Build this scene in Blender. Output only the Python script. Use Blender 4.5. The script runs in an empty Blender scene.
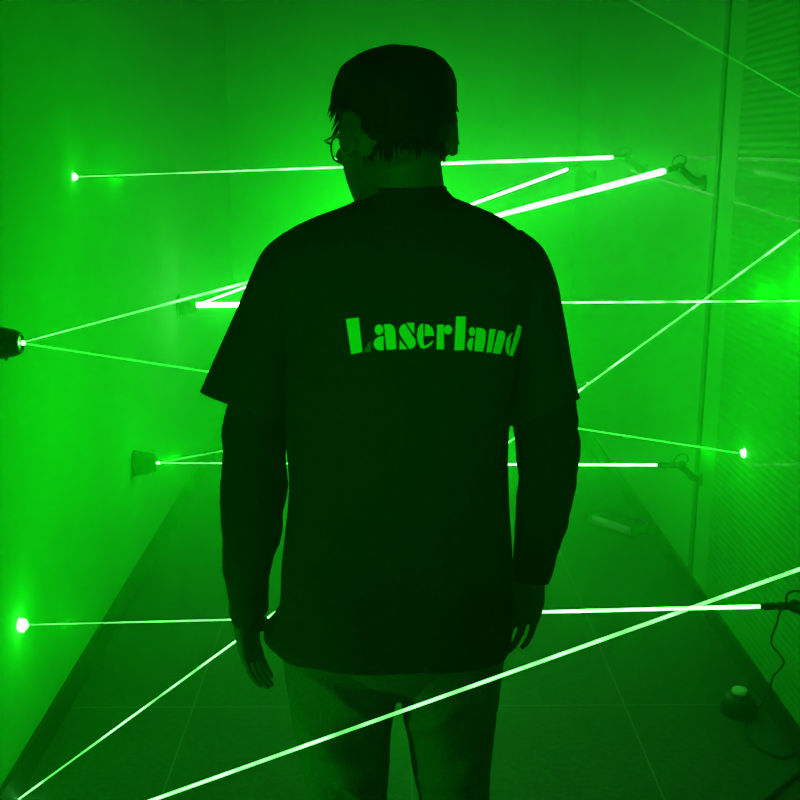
# Green laser maze corridor: a man seen from behind, laser beams, mirror knobs and
# laser modules on the walls, tiled floor, theatrical haze.  Metres, Z up, +Y down the corridor.
import bpy, bmesh, math, random
from mathutils import Vector, Matrix, noise
from mathutils.bvhtree import BVHTree

random.seed(7)
scene = bpy.context.scene
COL = scene.collection
PI = math.pi
XL, XR, YB, YF, ZC = -0.955, 1.11, -1.2, 6.4, 2.75

# ------------------------------------------------------------------ materials
def mat(name, col, rough=0.6, spec=0.5, bump=0.0, scale=40.0, vary=0.0, coat=0.0, coat_rough=0.05, metal=0.0, stretch=(1, 1, 1)):
    m = bpy.data.materials.new(name); m.use_nodes = True
    nt = m.node_tree; b = nt.nodes['Principled BSDF']
    b.inputs['Base Color'].default_value = (*col, 1)
    b.inputs['Roughness'].default_value = rough
    b.inputs['Metallic'].default_value = metal
    b.inputs['Specular IOR Level'].default_value = spec
    b.inputs['Coat Weight'].default_value = coat
    b.inputs['Coat Roughness'].default_value = coat_rough
    if bump or vary:
        tc = nt.nodes.new('ShaderNodeTexCoord'); mp = nt.nodes.new('ShaderNodeMapping')
        mp.inputs['Scale'].default_value = stretch
        nz = nt.nodes.new('ShaderNodeTexNoise'); nz.inputs['Scale'].default_value = scale
        nz.inputs['Detail'].default_value = 4
        nt.links.new(tc.outputs['Object'], mp.inputs['Vector']); nt.links.new(mp.outputs['Vector'], nz.inputs['Vector'])
        if bump:
            bp = nt.nodes.new('ShaderNodeBump'); bp.inputs['Strength'].default_value = bump
            bp.inputs['Distance'].default_value = 0.004
            nt.links.new(nz.outputs['Fac'], bp.inputs['Height']); nt.links.new(bp.outputs['Normal'], b.inputs['Normal'])
        if vary:
            rp = nt.nodes.new('ShaderNodeMapRange')
            rp.inputs['From Min'].default_value = 0.3; rp.inputs['From Max'].default_value = 0.7
            rp.inputs['To Min'].default_value = 1 - vary; rp.inputs['To Max'].default_value = 1 + vary
            mx = nt.nodes.new('ShaderNodeMix'); mx.data_type = 'RGBA'; mx.blend_type = 'MULTIPLY'
            mx.inputs['Factor'].default_value = 1
            mx.inputs['A'].default_value = (*col, 1)
            nt.links.new(nz.outputs['Fac'], rp.inputs['Value']); nt.links.new(rp.outputs['Result'], mx.inputs['B'])
            nt.links.new(mx.outputs['Result'], b.inputs['Base Color'])
    return m

def emit_mat(name, col, strength, mottle=0.0, scale=9.0, clear=False, dimmed=0.0):
    m = bpy.data.materials.new(name); m.use_nodes = True
    nt = m.node_tree; nt.nodes.clear()
    out = nt.nodes.new('ShaderNodeOutputMaterial'); e = nt.nodes.new('ShaderNodeEmission')
    e.inputs['Color'].default_value = (*col, 1); e.inputs['Strength'].default_value = strength
    if mottle:      # the smoke in the corridor is uneven, so a beam is brighter in some stretches
        tc = nt.nodes.new('ShaderNodeTexCoord'); nz = nt.nodes.new('ShaderNodeTexNoise')
        nz.inputs['Scale'].default_value = scale; nz.inputs['Detail'].default_value = 2
        rp = nt.nodes.new('ShaderNodeMapRange')
        rp.inputs['From Min'].default_value = 0.40; rp.inputs['From Max'].default_value = 0.62
        rp.inputs['To Min'].default_value = strength * (1 - mottle); rp.inputs['To Max'].default_value = strength * (1 + mottle)
        nt.links.new(tc.outputs['Object'], nz.inputs['Vector']); nt.links.new(nz.outputs['Fac'], rp.inputs['Value'])
        if dimmed:    # the beam spreads and dims with the distance from the module on the right wall
            sp = nt.nodes.new('ShaderNodeSeparateXYZ'); r2 = nt.nodes.new('ShaderNodeMapRange'); mu = nt.nodes.new('ShaderNodeMath'); mu.operation = 'MULTIPLY'
            r2.inputs['From Min'].default_value = -.7; r2.inputs['From Max'].default_value = .45; r2.inputs['To Min'].default_value = 1 - dimmed
            nt.links.new(tc.outputs['Object'], sp.inputs['Vector']); nt.links.new(sp.outputs['X'], r2.inputs['Value'])
            nt.links.new(rp.outputs['Result'], mu.inputs[0]); nt.links.new(r2.outputs['Result'], mu.inputs[1]); nt.links.new(mu.outputs[0], e.inputs['Strength'])
        else:
            nt.links.new(rp.outputs['Result'], e.inputs['Strength'])
    if clear:       # a beam is only lit smoke: it blocks nothing behind it
        tb = nt.nodes.new('ShaderNodeBsdfTransparent'); ad = nt.nodes.new('ShaderNodeAddShader')
        nt.links.new(e.outputs['Emission'], ad.inputs[0]); nt.links.new(tb.outputs['BSDF'], ad.inputs[1])
        nt.links.new(ad.outputs['Shader'], out.inputs['Surface'])
    else:
        nt.links.new(e.outputs['Emission'], out.inputs['Surface'])
    return m

def floor_mat():
    m = mat('tile_floor', (0.2, 0.2, 0.2), rough=0.55, spec=0.3)
    nt = m.node_tree; b = nt.nodes['Principled BSDF']; N = nt.nodes.new; Lk = nt.links.new
    g = N('ShaderNodeNewGeometry'); sp = N('ShaderNodeSeparateXYZ'); Lk(g.outputs['Position'], sp.inputs['Vector'])
    def line(sock, off, step):
        a = N('ShaderNodeMath'); a.operation = 'SUBTRACT'; Lk(sock, a.inputs[0]); a.inputs[1].default_value = off
        d = N('ShaderNodeMath'); d.operation = 'DIVIDE'; Lk(a.outputs[0], d.inputs[0]); d.inputs[1].default_value = step
        r = N('ShaderNodeMath'); r.operation = 'ROUND'; Lk(d.outputs[0], r.inputs[0])
        s = N('ShaderNodeMath'); s.operation = 'SUBTRACT'; Lk(d.outputs[0], s.inputs[0]); Lk(r.outputs[0], s.inputs[1])
        ab = N('ShaderNodeMath'); ab.operation = 'ABSOLUTE'; Lk(s.outputs[0], ab.inputs[0])
        t = N('ShaderNodeMath'); t.operation = 'LESS_THAN'; Lk(ab.outputs[0], t.inputs[0]); t.inputs[1].default_value = 0.0021 / step
        return t.outputs[0]
    lx = line(sp.outputs['X'], -0.583, 0.636); ly = line(sp.outputs['Y'], 2.80, 0.695)
    mxn = N('ShaderNodeMath'); mxn.operation = 'MAXIMUM'; Lk(lx, mxn.inputs[0]); Lk(ly, mxn.inputs[1])
    nz = N('ShaderNodeTexNoise'); nz.inputs['Scale'].default_value = 60; nz.inputs['Detail'].default_value = 6
    Lk(g.outputs['Position'], nz.inputs['Vector'])
    rp = N('ShaderNodeValToRGB'); rp.color_ramp.elements[0].color = (.042, .046, .042, 1); rp.color_ramp.elements[1].color = (.076, .08, .076, 1)
    rp.color_ramp.elements[0].position = .3; rp.color_ramp.elements[1].position = .7
    Lk(nz.outputs['Fac'], rp.inputs['Fac'])
    mx = N('ShaderNodeMix'); mx.data_type = 'RGBA'; Lk(mxn.outputs[0], mx.inputs['Factor'])
    Lk(rp.outputs['Color'], mx.inputs['A']); mx.inputs['B'].default_value = (.16, .17, .16, 1)
    Lk(mx.outputs['Result'], b.inputs['Base Color'])
    return m

def ribbed_mat():
    # glossy painted panelling with fine horizontal ribs
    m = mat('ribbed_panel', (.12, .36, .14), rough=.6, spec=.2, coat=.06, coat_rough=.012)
    nt = m.node_tree; b = nt.nodes['Principled BSDF']
    g = nt.nodes.new('ShaderNodeNewGeometry'); w = nt.nodes.new('ShaderNodeTexWave')
    w.wave_type = 'BANDS'; w.bands_direction = 'Z'; w.inputs['Scale'].default_value = 13.5
    bp = nt.nodes.new('ShaderNodeBump'); bp.inputs['Strength'].default_value = .2; bp.inputs['Distance'].default_value = .006
    nt.links.new(g.outputs['Position'], w.inputs['Vector']); nt.links.new(w.outputs['Fac'], bp.inputs['Height'])
    nt.links.new(bp.outputs['Normal'], b.inputs['Normal'])
    return m

M = dict(
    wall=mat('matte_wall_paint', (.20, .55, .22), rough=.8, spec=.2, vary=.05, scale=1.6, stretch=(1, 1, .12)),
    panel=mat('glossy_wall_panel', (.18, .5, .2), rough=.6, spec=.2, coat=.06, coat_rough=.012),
    ribbed=ribbed_mat(),
    ceil=mat('ceiling_paint', (.04, .04, .04), rough=.9),
    floor=floor_mat(),
    base=mat('dark_skirting', (.035, .035, .035), rough=.5, spec=.3),
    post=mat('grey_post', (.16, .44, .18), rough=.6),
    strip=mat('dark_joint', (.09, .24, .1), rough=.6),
    shirt=mat('black_cotton', (.02, .02, .021), rough=.95, spec=.1, bump=.25, scale=350),
    under=mat('black_knit', (.017, .017, .018), rough=.95, spec=.1, bump=.3, scale=250),
    print=mat('shirt_print', (.5, .88, .55), rough=.6, spec=.2),
    shaded=mat('shaded_print', (.1, .16, .1), rough=.7, spec=.2),  # same print, darkened to paint in the shade of a wrinkle
    denim=mat('dark_denim', (.11, .115, .12), rough=.9, spec=.15, bump=.3, scale=300, vary=.25),
    skin=mat('skin', (.095, .07, .06), rough=.55, spec=.3, bump=.1, scale=150),
    hair=mat('black_hair', (.006, .006, .006), rough=.6, spec=.12, bump=.8, scale=90, stretch=(1, 1, .15)),
    black=mat('black_plastic', (.02, .02, .02), rough=.4, spec=.4),
    metal=mat('dark_metal', (.08, .08, .08), rough=.35, spec=.5, metal=.6),
    grey=mat('hazed_grey', (.16, .18, .16), rough=.5),  # far modules and cables: haze painted in as a colour lighter than black
    rubber=mat('black_rubber', (.012, .012, .012), rough=.7),
    pale=mat('pale_plastic', (.7, .72, .7), rough=.35, spec=.5),
    glass=mat('spectacle_lens', (.9, .95, .9), rough=.02, spec=.5),
    mirror=mat('front_mirror', (.9, .9, .9), rough=.05, metal=1.0),
    shoe=mat('black_shoe', (.02, .02, .02), rough=.5),
    beam=emit_mat('laser_light', (.10, 1.0, .11), 3.2, .75, 12, True),
    beam_hot=emit_mat('laser_light_strong', (.10, 1.0, .11), 8.5, .45, 9, True, .86),
    beam_far=emit_mat('laser_light_far', (.10, 1.0, .11), 15.0, .2, 5, True),
    beam_soft=emit_mat('laser_light_thin', (.02, 1.0, .03), 1.3, .3, 8, True),
    beam_faint=emit_mat('laser_light_faint', (.03, 1.0, .04), .22, .2, 8, True),
    dot=emit_mat('laser_dot_light', (.12, 1.0, .13), 9.0),
    spark=emit_mat('indicator_light', (.3, 1.0, .5), 1.0),
)
b = M['glass'].node_tree.nodes['Principled BSDF']; b.inputs['Transmission Weight'].default_value = 1.0

# ------------------------------------------------------------------ helpers
def obj(name, bm, m, parent=None, smooth=True, **props):
    me = bpy.data.meshes.new(name); bm.normal_update(); bm.to_mesh(me); bm.free()
    me.materials.append(m)
    if smooth:
        me.polygons.foreach_set('use_smooth', [True] * len(me.polygons))
    o = bpy.data.objects.new(name, me); COL.objects.link(o)
    if parent is not None:
        o.parent = parent
        o.matrix_parent_inverse = Matrix.Translation(parent.location).inverted()
    for k, v in props.items(): o[k] = v
    return o

def thing(name, label, cat, loc, group=None):
    o = bpy.data.objects.new(name, None); COL.objects.link(o); o.location = loc
    o.empty_display_size = .05
    o['label'] = label; o['category'] = cat
    if group: o['group'] = group
    return o

def box(bm, lo, hi, bevel=0.0):
    r = bmesh.ops.create_cube(bm, size=1.0)
    vs = r['verts']
    for v in vs:
        v.co = Vector([lo[i] + (v.co[i] + .5) * (hi[i] - lo[i]) for i in range(3)])
    if bevel:
        es = list({e for v in vs for e in v.link_edges})
        bmesh.ops.bevel(bm, geom=es, offset=bevel, segments=2, affect='EDGES')
    return bm

def rings(bm, rs, cap=True):
    """skin a list of rings (lists of Vectors of equal length) into a closed tube"""
    vv = [[bm.verts.new(p) for p in r] for r in rs]
    n = len(vv[0])
    for a, c in zip(vv, vv[1:]):
        for i in range(n):
            bm.faces.new((a[i], a[(i + 1) % n], c[(i + 1) % n], c[i]))
    if cap:
        bm.faces.new(list(reversed(vv[0]))); bm.faces.new(vv[-1])
    return vv

def frame_of(d):
    d = d.normalized(); u = d.cross(Vector((0, 0, 1)))
    if u.length < 1e-3: u = d.cross(Vector((1, 0, 0)))
    u.normalize(); return u, d.cross(u).normalized()

def tube(bm, pts, rad, n=12, round_ends=True, flat=1.0, fdir=None):
    """tapered tube through pts; rad is a number or one per point; flat squashes it along fdir"""
    pts = [Vector(p) for p in pts]
    if not hasattr(rad, '__len__'): rad = [rad] * len(pts)
    P, Rr = [], []
    if round_ends:
        d = (pts[1] - pts[0]).normalized()
        for a in (75, 50, 25):
            P.append(pts[0] - d * rad[0] * math.sin(math.radians(a))); Rr.append(rad[0] * math.cos(math.radians(a)))
    P += pts; Rr += list(rad)
    if round_ends:
        d = (pts[-1] - pts[-2]).normalized()
        for a in (25, 50, 75):
            P.append(pts[-1] + d * rad[-1] * math.sin(math.radians(a))); Rr.append(rad[-1] * math.cos(math.radians(a)))
    rs = []; pu = None
    for i, p in enumerate(P):
        d = (P[min(i + 1, len(P) - 1)] - P[max(i - 1, 0)]).normalized()
        if pu is None: u, v = frame_of(d)
        else:
            u = (pu - d * pu.dot(d)).normalized(); v = d.cross(u)
        pu = u
        r = []
        for k in range(n):
            o = (u * math.cos(2 * PI * k / n) + v * math.sin(2 * PI * k / n)) * Rr[i]
            if flat != 1.0: o -= fdir * o.dot(fdir) * (1 - flat)
            r.append(p + o)
        rs.append(r)
    rings(bm, rs)
    return bm

def smooth_path(pts, k=6):
    """Catmull-Rom through pts"""
    pts = [Vector(p) for p in pts]; Q = [pts[0] * 2 - pts[1]] + pts + [pts[-1] * 2 - pts[-2]]; out = []
    for i in range(1, len(Q) - 2):
        for j in range(k):
            t = j / k; a, b_, c, d = Q[i - 1:i + 3]
            out.append(.5 * ((2 * b_) + (c - a) * t + (2 * a - 5 * b_ + 4 * c - d) * t * t + (3 * b_ - a - 3 * c + d) * t ** 3))
    out.append(pts[-1]); return out

def lathe(bm, prof, origin, axis, n=28):
    """profile of (distance along axis, radius)"""
    axis = Vector(axis).normalized(); u, v = frame_of(axis); o = Vector(origin)
    rings(bm, [[o + axis * t + (u * math.cos(2 * PI * k / n) + v * math.sin(2 * PI * k / n)) * max(r, 1e-4) for k in range(n)] for t, r in prof])
    return bm

def ball(bm, c, r, n=16, scale=(1, 1, 1), rot=None):
    res = bmesh.ops.create_uvsphere(bm, u_segments=n, v_segments=n // 2 + 2, radius=1)
    mt = Matrix.Translation(c) @ (rot or Matrix.Identity(4)) @ Matrix.Diagonal((r * scale[0], r * scale[1], r * scale[2], 1))
    bmesh.ops.transform(bm, matrix=mt, verts=res['verts']); return bm

def section(L, R, depth, yc=None, n=40, p=2.3, tilt=0.0):
    """closed superellipse ring with one end of its width at L and the other at R, depth along Y"""
    L, R = Vector(L), Vector(R); c = (L + R) / 2; a = (R - L) / 2
    if yc is not None: c.y = yc
    r = []
    for k in range(n):
        t = 2 * PI * k / n; ct, st = math.cos(t), math.sin(t)
        x = math.copysign(abs(ct) ** (2 / p), ct); y = math.copysign(abs(st) ** (2 / p), st)
        q = c + a * x + Vector((0, depth * y, -tilt * depth * y))
        r.append(q)
    return r

def loft(bm, secs, k=5, cap=(True, True)):
    """skin sections with a smooth spline from one to the next"""
    m = len(secs); n = len(secs[0]); out = []
    ext = [[a * 2 - c for a, c in zip(secs[0], secs[1])]] + list(secs) + [[a * 2 - c for a, c in zip(secs[-1], secs[-2])]]
    for i in range(1, m):
        for j in range(k):
            t = j / k; ring = []
            for q in range(n):
                a, b_, c, d = (ext[i + o][q] for o in (-1, 0, 1, 2))
                ring.append(b_ + (c - a) * (.5 * t) + (a * 2 - b_ * 5 + c * 4 - d) * (.5 * t * t) + (b_ * 3 - a - c * 3 + d) * (.5 * t ** 3))
            out.append(ring)
    out.append([v.copy() for v in secs[-1]])
    vv = rings(bm, out, cap=False)
    if cap[0]: bm.faces.new(list(reversed(vv[0])))
    if cap[1]: bm.faces.new(vv[-1])
    return bm

def wrinkle(bm, fn):
    bmesh.ops.recalc_face_normals(bm, faces=bm.faces[:]); bm.normal_update()
    mv = [(v, v.normal * fn(v.co, v.normal)) for v in bm.verts]
    for v, d in mv: v.co += d
    return bm

def remesh(bm, voxel, smooth_it=4, displace=None):
    """fuse the closed pieces in bm into one continuous surface"""
    bmesh.ops.recalc_face_normals(bm, faces=bm.faces[:])
    me = bpy.data.meshes.new('tmp'); bm.to_mesh(me); bm.free()
    o = bpy.data.objects.new('tmp', me); COL.objects.link(o)
    md = o.modifiers.new('r', 'REMESH'); md.mode = 'VOXEL'; md.voxel_size = voxel
    if smooth_it:
        ms = o.modifiers.new('s', 'SMOOTH'); ms.factor = .5; ms.iterations = smooth_it
    dg = bpy.context.evaluated_depsgraph_get(); dg.update()
    ev = o.evaluated_get(dg); me2 = bpy.data.meshes.new_from_object(ev)
    nb = bmesh.new(); nb.from_mesh(me2)
    bpy.data.objects.remove(o); bpy.data.meshes.remove(me); bpy.data.meshes.remove(me2)
    nb.normal_update()
    if displace:
        mv = [(v, v.normal * displace(v.co, v.normal)) for v in nb.verts]
        for v, d in mv: v.co += d
    return nb

# ------------------------------------------------------------------ the room
def struct(name, bm, m, **k): return obj(name, bm, m, smooth=False, kind='structure', **k)
T = .12
struct('floor', box(bmesh.new(), (XL - T, YB - T, -.1), (XR + T, YF + T, 0)), M['floor'])
struct('ceiling', box(bmesh.new(), (XL - T, YB - T, ZC), (XR + T, YF + T, ZC + .1)), M['ceil'])
struct('wall_left', box(bmesh.new(), (XL - T, YB - T, 0), (XL, YF + T, ZC)), M['wall'])
struct('wall_far', box(bmesh.new(), (XL, YF, 0), (XR, YF + T, ZC)), M['wall'])
struct('wall_near', box(bmesh.new(), (XL, YB - T, 0), (XR, YB, ZC)), M['wall'])
struct('wall_right', box(bmesh.new(), (XR, YB - T, 0), (XR + T, YF + T, ZC)), M['panel'])
struct('baseboard_left', box(bmesh.new(), (XL, YB, 0), (XL + .014, YF, .085), .003), M['base'])
struct('baseboard_right', box(bmesh.new(), (XR - .014, YB, 0), (XR, YF, .075), .003), M['base'])
struct('wall_right_ribbed_panel', box(bmesh.new(), (XR - .004, YB, .075), (XR, 3.42, ZC)), M['ribbed'])
struct('trim_1', box(bmesh.new(), (XR - .0045, 3.42, .075), (XR, 3.585, ZC), .001), M['post'])
struct('trim_2', box(bmesh.new(), (XR - .012, 3.585, .075), (XR, 3.625, ZC), .002), M['strip'])

# ------------------------------------------------------------------ laser beams
def beam(a, c, r0, r1, m, label, n=10):
    bm = bmesh.new(); a, c = Vector(a), Vector(c)
    k = 10
    tube(bm, [a.lerp(c, i / k) for i in range(k + 1)], [r0 + (r1 - r0) * i / k for i in range(k + 1)], n)
    o = obj('laser_beam', bm, M[m]); o['label'] = label; o['category'] = 'laser beam'; o['group'] = 'laser beams across the corridor'; o['kind'] = 'thing'
    return o

beam((-0.955, 3.2412, 1.5151), (0.945, 4.5791, 1.5607), 0.0012, 0.0085, 'beam_hot', 'level laser beam behind his head, dim at the left wall dot and thick at right')
beam((-0.87, 4.7026, 0.913), (0.945, 5.7316, 1.4883), 0.004, 0.0085, 'beam_far', 'laser beam slanting up past his right shoulder, the thinner of the two slanting there')
beam((-0.87, 2.4416, 1.1539), (0.945, 3.7111, 1.5209), 0.0013, 0.0105, 'beam_hot', 'thickest slanting laser beam above his right shoulder, running from the upper left mirror knob')
beam((-0.87, 2.4416, 1.1539), (1.085, 3.1407, 0.6735), 0.0016, 0.0022, 'beam_soft', 'thin laser beam falling from the upper left mirror knob to the right wall dot')
beam((-0.87, 4.7026, 0.913), (-0.5564, 4.3931, 0.9596), 0.0125, 0.01, 'beam_far', 'short thick laser beam stub left of his arm, level with the printed word')
beam((-0.5564, 4.3931, 0.9596), (1.09, 2.7682, 1.2041), 0.006, 0.0022, 'beam', 'level thin laser beam right of his shoulder, reaching the right edge')
beam((-0.87, 3.7549, 0.4596), (1.11, 5.7511, 0.3156), 0.0028, 0.0024, 'beam_soft', 'faint laser beam rising from the lower left mirror knob behind his arm')
beam((-0.87, 3.7549, 0.4596), (0.945, 3.5607, 0.5062), 0.002, 0.0048, 'beam_hot', 'level laser beam from the lower left mirror knob, passing behind his elbows')
beam((-0.9389, 2.3482, 0.004), (1.09, 2.792, 1.3951), 0.002, 0.0026, 'beam', 'steep laser beam from the lower left floor edge up to the right wall')
beam((-0.955, 2.4952, 0.4093), (0.93, 2.4433, 0.4763), 0.001, 0.0046, 'beam_hot', 'level laser beam behind his hands, ending at the cabled laser module')
beam((-0.955, 1.1607, 0.5525), (1.11, 1.3526, 1.2458), 0.0017, 0.0026, 'beam', 'long laser beam crossing in front of his thighs')
beam((0.6526, 3.8373, 2.1882), (1.11, 2.9221, 1.728), 0.0018, 0.0016, 'beam_faint', 'dim thin laser beam across the top right corner')


def dot(p, r, nrm, label, squash=1.0, seed=0):
    bm = bmesh.new(); ball(bm, (0, 0, 0), r, 14)
    nrm = Vector(nrm)
    for v in bm.verts:
        d = v.co.normalized()
        v.co *= 1 + .22 * noise.noise(d * 1.6 + Vector((seed, 0, 0)))
        v.co -= nrm * v.co.dot(nrm) * (1 - squash)
        v.co += Vector(p) + nrm * r * .3
    o = obj('laser_dot', bm, M['dot']); o['label'] = label; o['category'] = 'light spot'; o['group'] = 'bright dots where beams meet the walls'; o['kind'] = 'thing'
    return o

dot((-0.955, 3.2412, 1.5151), 0.0115, (1, 0, 0), 'small bright laser dot high on the left wall beside his head', seed=1)
dot((-0.955, 2.4952, 0.4093), 0.0185, (1, 0, 0), 'largest bright laser dot, low on the left wall', seed=2)
dot((1.11, 3.1407, 0.6735), 0.0145, (-1, 0, 0), 'bright laser dot on the right wall beyond his right elbow', seed=3)
dot((1.11, 5.7511, 0.3156), 0.006, (-1, 0, 0), 'tiny laser dot just right of his sleeve hem', seed=4)
dot((-0.866, 2.4416, 1.1539), 0.006, (1, 0, 0), 'laser dot on the face of the upper left mirror knob', seed=6)
dot((-0.867, 3.7549, 0.4596), 0.006, (1, 0, 0), 'laser dot on the face of the lower left mirror knob', seed=7)


# ------------------------------------------------------------------ mirror knobs on the left wall
def mirror_knob(y, z, label, s=1.0):
    g = 'swivel mirror knobs on the left wall'
    t = thing('mirror_knob', label, 'mirror mount', (XL, y, z), g)
    o = (XL, y, z); ax = (1, 0, 0)
    obj('wall_flange', lathe(bmesh.new(), [(0, .05 * s), (.006, .05 * s), (.009, .047 * s)], o, ax), M['black'], t)
    obj('housing', lathe(bmesh.new(), [(.006, .043 * s), (.014, .046 * s), (.030, .045 * s), (.033, .0425 * s), (.036, .0425 * s), (.039, .0435 * s), (.056, .040 * s),
                         (.058, .0375 * s), (.061, .0375 * s), (.064, .0385 * s), (.082, .031 * s), (.086, .028 * s), (.086, .021 * s), (.080, .020 * s), (.080, 0)], o, ax), M['black'], t)
    obj('mirror', lathe(bmesh.new(), [(.079, .0195 * s), (.083, .0195 * s), (.0835, .018 * s)], o, ax), M['mirror'], t, label='small round mirror face')
    for k in range(3):
        a = k * 2 * PI / 3 + .5
        obj('adjusting_screw', lathe(bmesh.new(), [(0, .004), (.006, .004), (.0065, .0025)],
            (XL + .048, y + math.cos(a) * .040 * s, z + math.sin(a) * .040 * s), (0, math.cos(a), math.sin(a)), 12), M['metal'], t)
    return t

mirror_knob(2.4416, 1.1539, 'black mirror knob at the left edge, two beams fanning from it', 0.88)
mirror_knob(3.7549, 0.4596, 'grooved black mirror knob low on the left wall beside his elbow', 1.0)
mirror_knob(4.7026, 0.913, 'hazy mirror knob on the left wall behind the thick beam stub', 1.0)


# ------------------------------------------------------------------ laser modules on the right wall
def laser_module(tip, aim, label, seed=0, drop=True, path=None, shell='grey'):
    g = 'laser modules on the right wall'
    tip = Vector(tip); d = (tip - Vector(aim)).normalized()       # from lens back towards the wall
    joint = tip + d * .085
    base = Vector((XR, joint.y + .015, joint.z - .055))
    t = thing('laser_module', label, 'laser emitter', base, g)
    obj('barrel', lathe(bmesh.new(), [(.010, .0085), (.013, .0095), (.036, .0095), (.038, .0075), (.043, .0075), (.045, .0105), (.078, .0105), (.081, .008), (.092, .006)], tip, d, 20), M[shell], t)
    obj('nozzle', lathe(bmesh.new(), [(0, .0045), (.001, .0068), (.011, .0068), (.012, .0055)], tip, d, 20), M['metal'], t)
    bm = bmesh.new(); ball(bm, joint, .0165, 18); obj('ball_joint', bm, M[shell], t)
    bm = bmesh.new(); lathe(bm, [(-.022, .006), (-.02, .0085), (-.012, .0085), (-.011, .004), (.012, .004)], joint, (0, 1, .3), 16); obj('clamp_knob', bm, M['metal'], t)
    elbow = Vector((XR - .035, base.y, base.z + .006))
    bm = bmesh.new(); tube(bm, [joint, joint.lerp(elbow, .5), elbow, base - Vector((.006, 0, 0))], [.010, .011, .0135, .0135], 14); obj('arm', bm, M[shell], t)
    obj('wall_plate', lathe(bmesh.new(), [(0, .028), (.005, .028), (.008, .025), (.012, .016)], base, (-1, 0, 0)), M[shell], t)
    j = joint; rx = [random.Random(seed * 9 + i).uniform(-.008, .008) for i in range(6)]
    pts = [j + Vector((.012, 0, .006)), j + Vector((.022, 0, .018)), j + Vector((.018, 0, .034)), j + Vector((-.002, 0, .04)), j + Vector((-.02, 0, .03)),
           j + Vector((-.024, -.005, .008)), j + Vector((-.02, -.012, -.02)), j + Vector((-.028 + rx[0], -.014, -.055)), j + Vector((-.04, -.012, -.088)),
           j + Vector((-.028 + rx[1], -.012, -.118))]
    if not drop: pts = pts[:6] + [Vector((j.x + .02, j.y - .02, j.z - .03)), Vector((base.x - .012, base.y - .012, base.z + .006))]
    end = pts[-1]; z = end.z - .02 if drop and not path else 0; k = 2
    while z > .05:
        pts.append(Vector((end.x + .03 * min(1, (end.z - z) * 4) + rx[k % 6], end.y + rx[(k + 1) % 6], z))); z -= .07; k += 1
    if drop: pts += [Vector((XR - .06, end.y, .006)), Vector((XR - .05, end.y - .07, .004))]
    if path: pts = pts[:6] + [Vector(q) for q in path]
    bm = bmesh.new(); tube(bm, smooth_path(pts, 5), .0028, 8); obj('cable', bm, M['rubber' if path else 'grey'], t)
    return t

laser_module((0.945, 4.5791, 1.5607), (-0.955, 3.2412, 1.5151), 'laser module at the far end of the level beam behind his head', 0, False)
laser_module((0.945, 5.7316, 1.4883), (-0.87, 4.7026, 0.913), 'farthest laser module, at the end of the thinner slanting beam', 1, False)
laser_module((0.945, 3.7111, 1.5209), (-0.87, 2.4416, 1.1539), 'laser module at the end of the thickest slanting beam, beside the wall post', 2, False)
laser_module((0.945, 3.5607, 0.5062), (-0.87, 3.7549, 0.4596), 'laser module low on the right wall at the end of the elbow-high beam', 3, False)
laser_module((0.93, 2.4433, 0.4763), (-0.955, 2.4952, 0.4093), 'nearest laser module with looped cable, above the floor button at right', 4, True, [(0.97, 2.4189, 0.4671), (0.99, 2.4764, 0.4152), (1.0, 2.5266, 0.3543), (1.02, 2.5716, 0.3059), (1.04, 2.5618, 0.2816), (1.05, 2.5557, 0.2642), (1.07, 2.6269, 0.206), (1.08, 2.6951, 0.1451), (1.088, 2.7258, 0.0939), (1.09, 2.698, 0.0716)], 'black')


# ------------------------------------------------------------------ things on the floor

def floor_button(x, y):
    t = thing('floor_button', 'dark domed floor button with a pale cap by the right skirting', 'button', (x, y, 0))
    obj('base', lathe(bmesh.new(), [(0, .050), (.012, .051), (.03, .049), (.045, .043), (.055, .034), (.058, .026)], (x, y, 0), (0, 0, 1), 36), M['black'], t)
    obj('collar', lathe(bmesh.new(), [(.056, .027), (.062, .027), (.064, .024)], (x, y, 0), (0, 0, 1), 32), M['metal'], t)
    obj('cap', lathe(bmesh.new(), [(.060, .0225), (.070, .0225), (.074, .020), (.076, .012), (.0765, 0)], (x, y, 0), (0, 0, 1), 32), M['pale'], t, label='pale round push cap')
    return t
floor_button(1.0117, 2.757)

# low equipment box lying against the right skirting
bx0, bx1 = Vector((0.8804, 4.3335, 0.0)), Vector((1.0073, 4.1744, 0.0))
def equipment_box():
    d = (bx1 - bx0).normalized(); back = Vector((-d.y, d.x, 0))
    if back.y < 0: back = -back
    t = thing('equipment_box', 'low dark equipment box on the floor with a pale front strip, beyond his right arm', 'box', bx0)
    def slab(z0, z1, a, c, f0, f1):
        bm = bmesh.new(); lo = []
        for z in (z0, z1):
            lo.append([bx0 + d * a + back * f0 + Vector((0, 0, z)), bx0 + d * c + back * f0 + Vector((0, 0, z)), bx0 + d * c + back * f1 + Vector((0, 0, z)), bx0 + d * a + back * f1 + Vector((0, 0, z))])
        rings(bm, lo); bmesh.ops.recalc_face_normals(bm, faces=bm.faces[:])
        bmesh.ops.bevel(bm, geom=bm.edges[:], offset=.003, segments=2, affect='EDGES'); return bm
    L = (bx1 - bx0).length
    obj('casing', slab(0, .045, -.03, L + .02, .006, .13), M['black'], t)
    obj('front_strip', slab(.004, .040, 0, L, -.002, .012), M['pale'], t, label='pale strip along the front edge')
    for a, f in ((.02, .07), (L - .02, .09), (L, .105)):
        bm = bmesh.new(); ball(bm, bx0 + d * a + back * f + Vector((0, 0, .047)), .0022, 10); obj('indicator_light', bm, M['spark'], t)
equipment_box()

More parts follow.
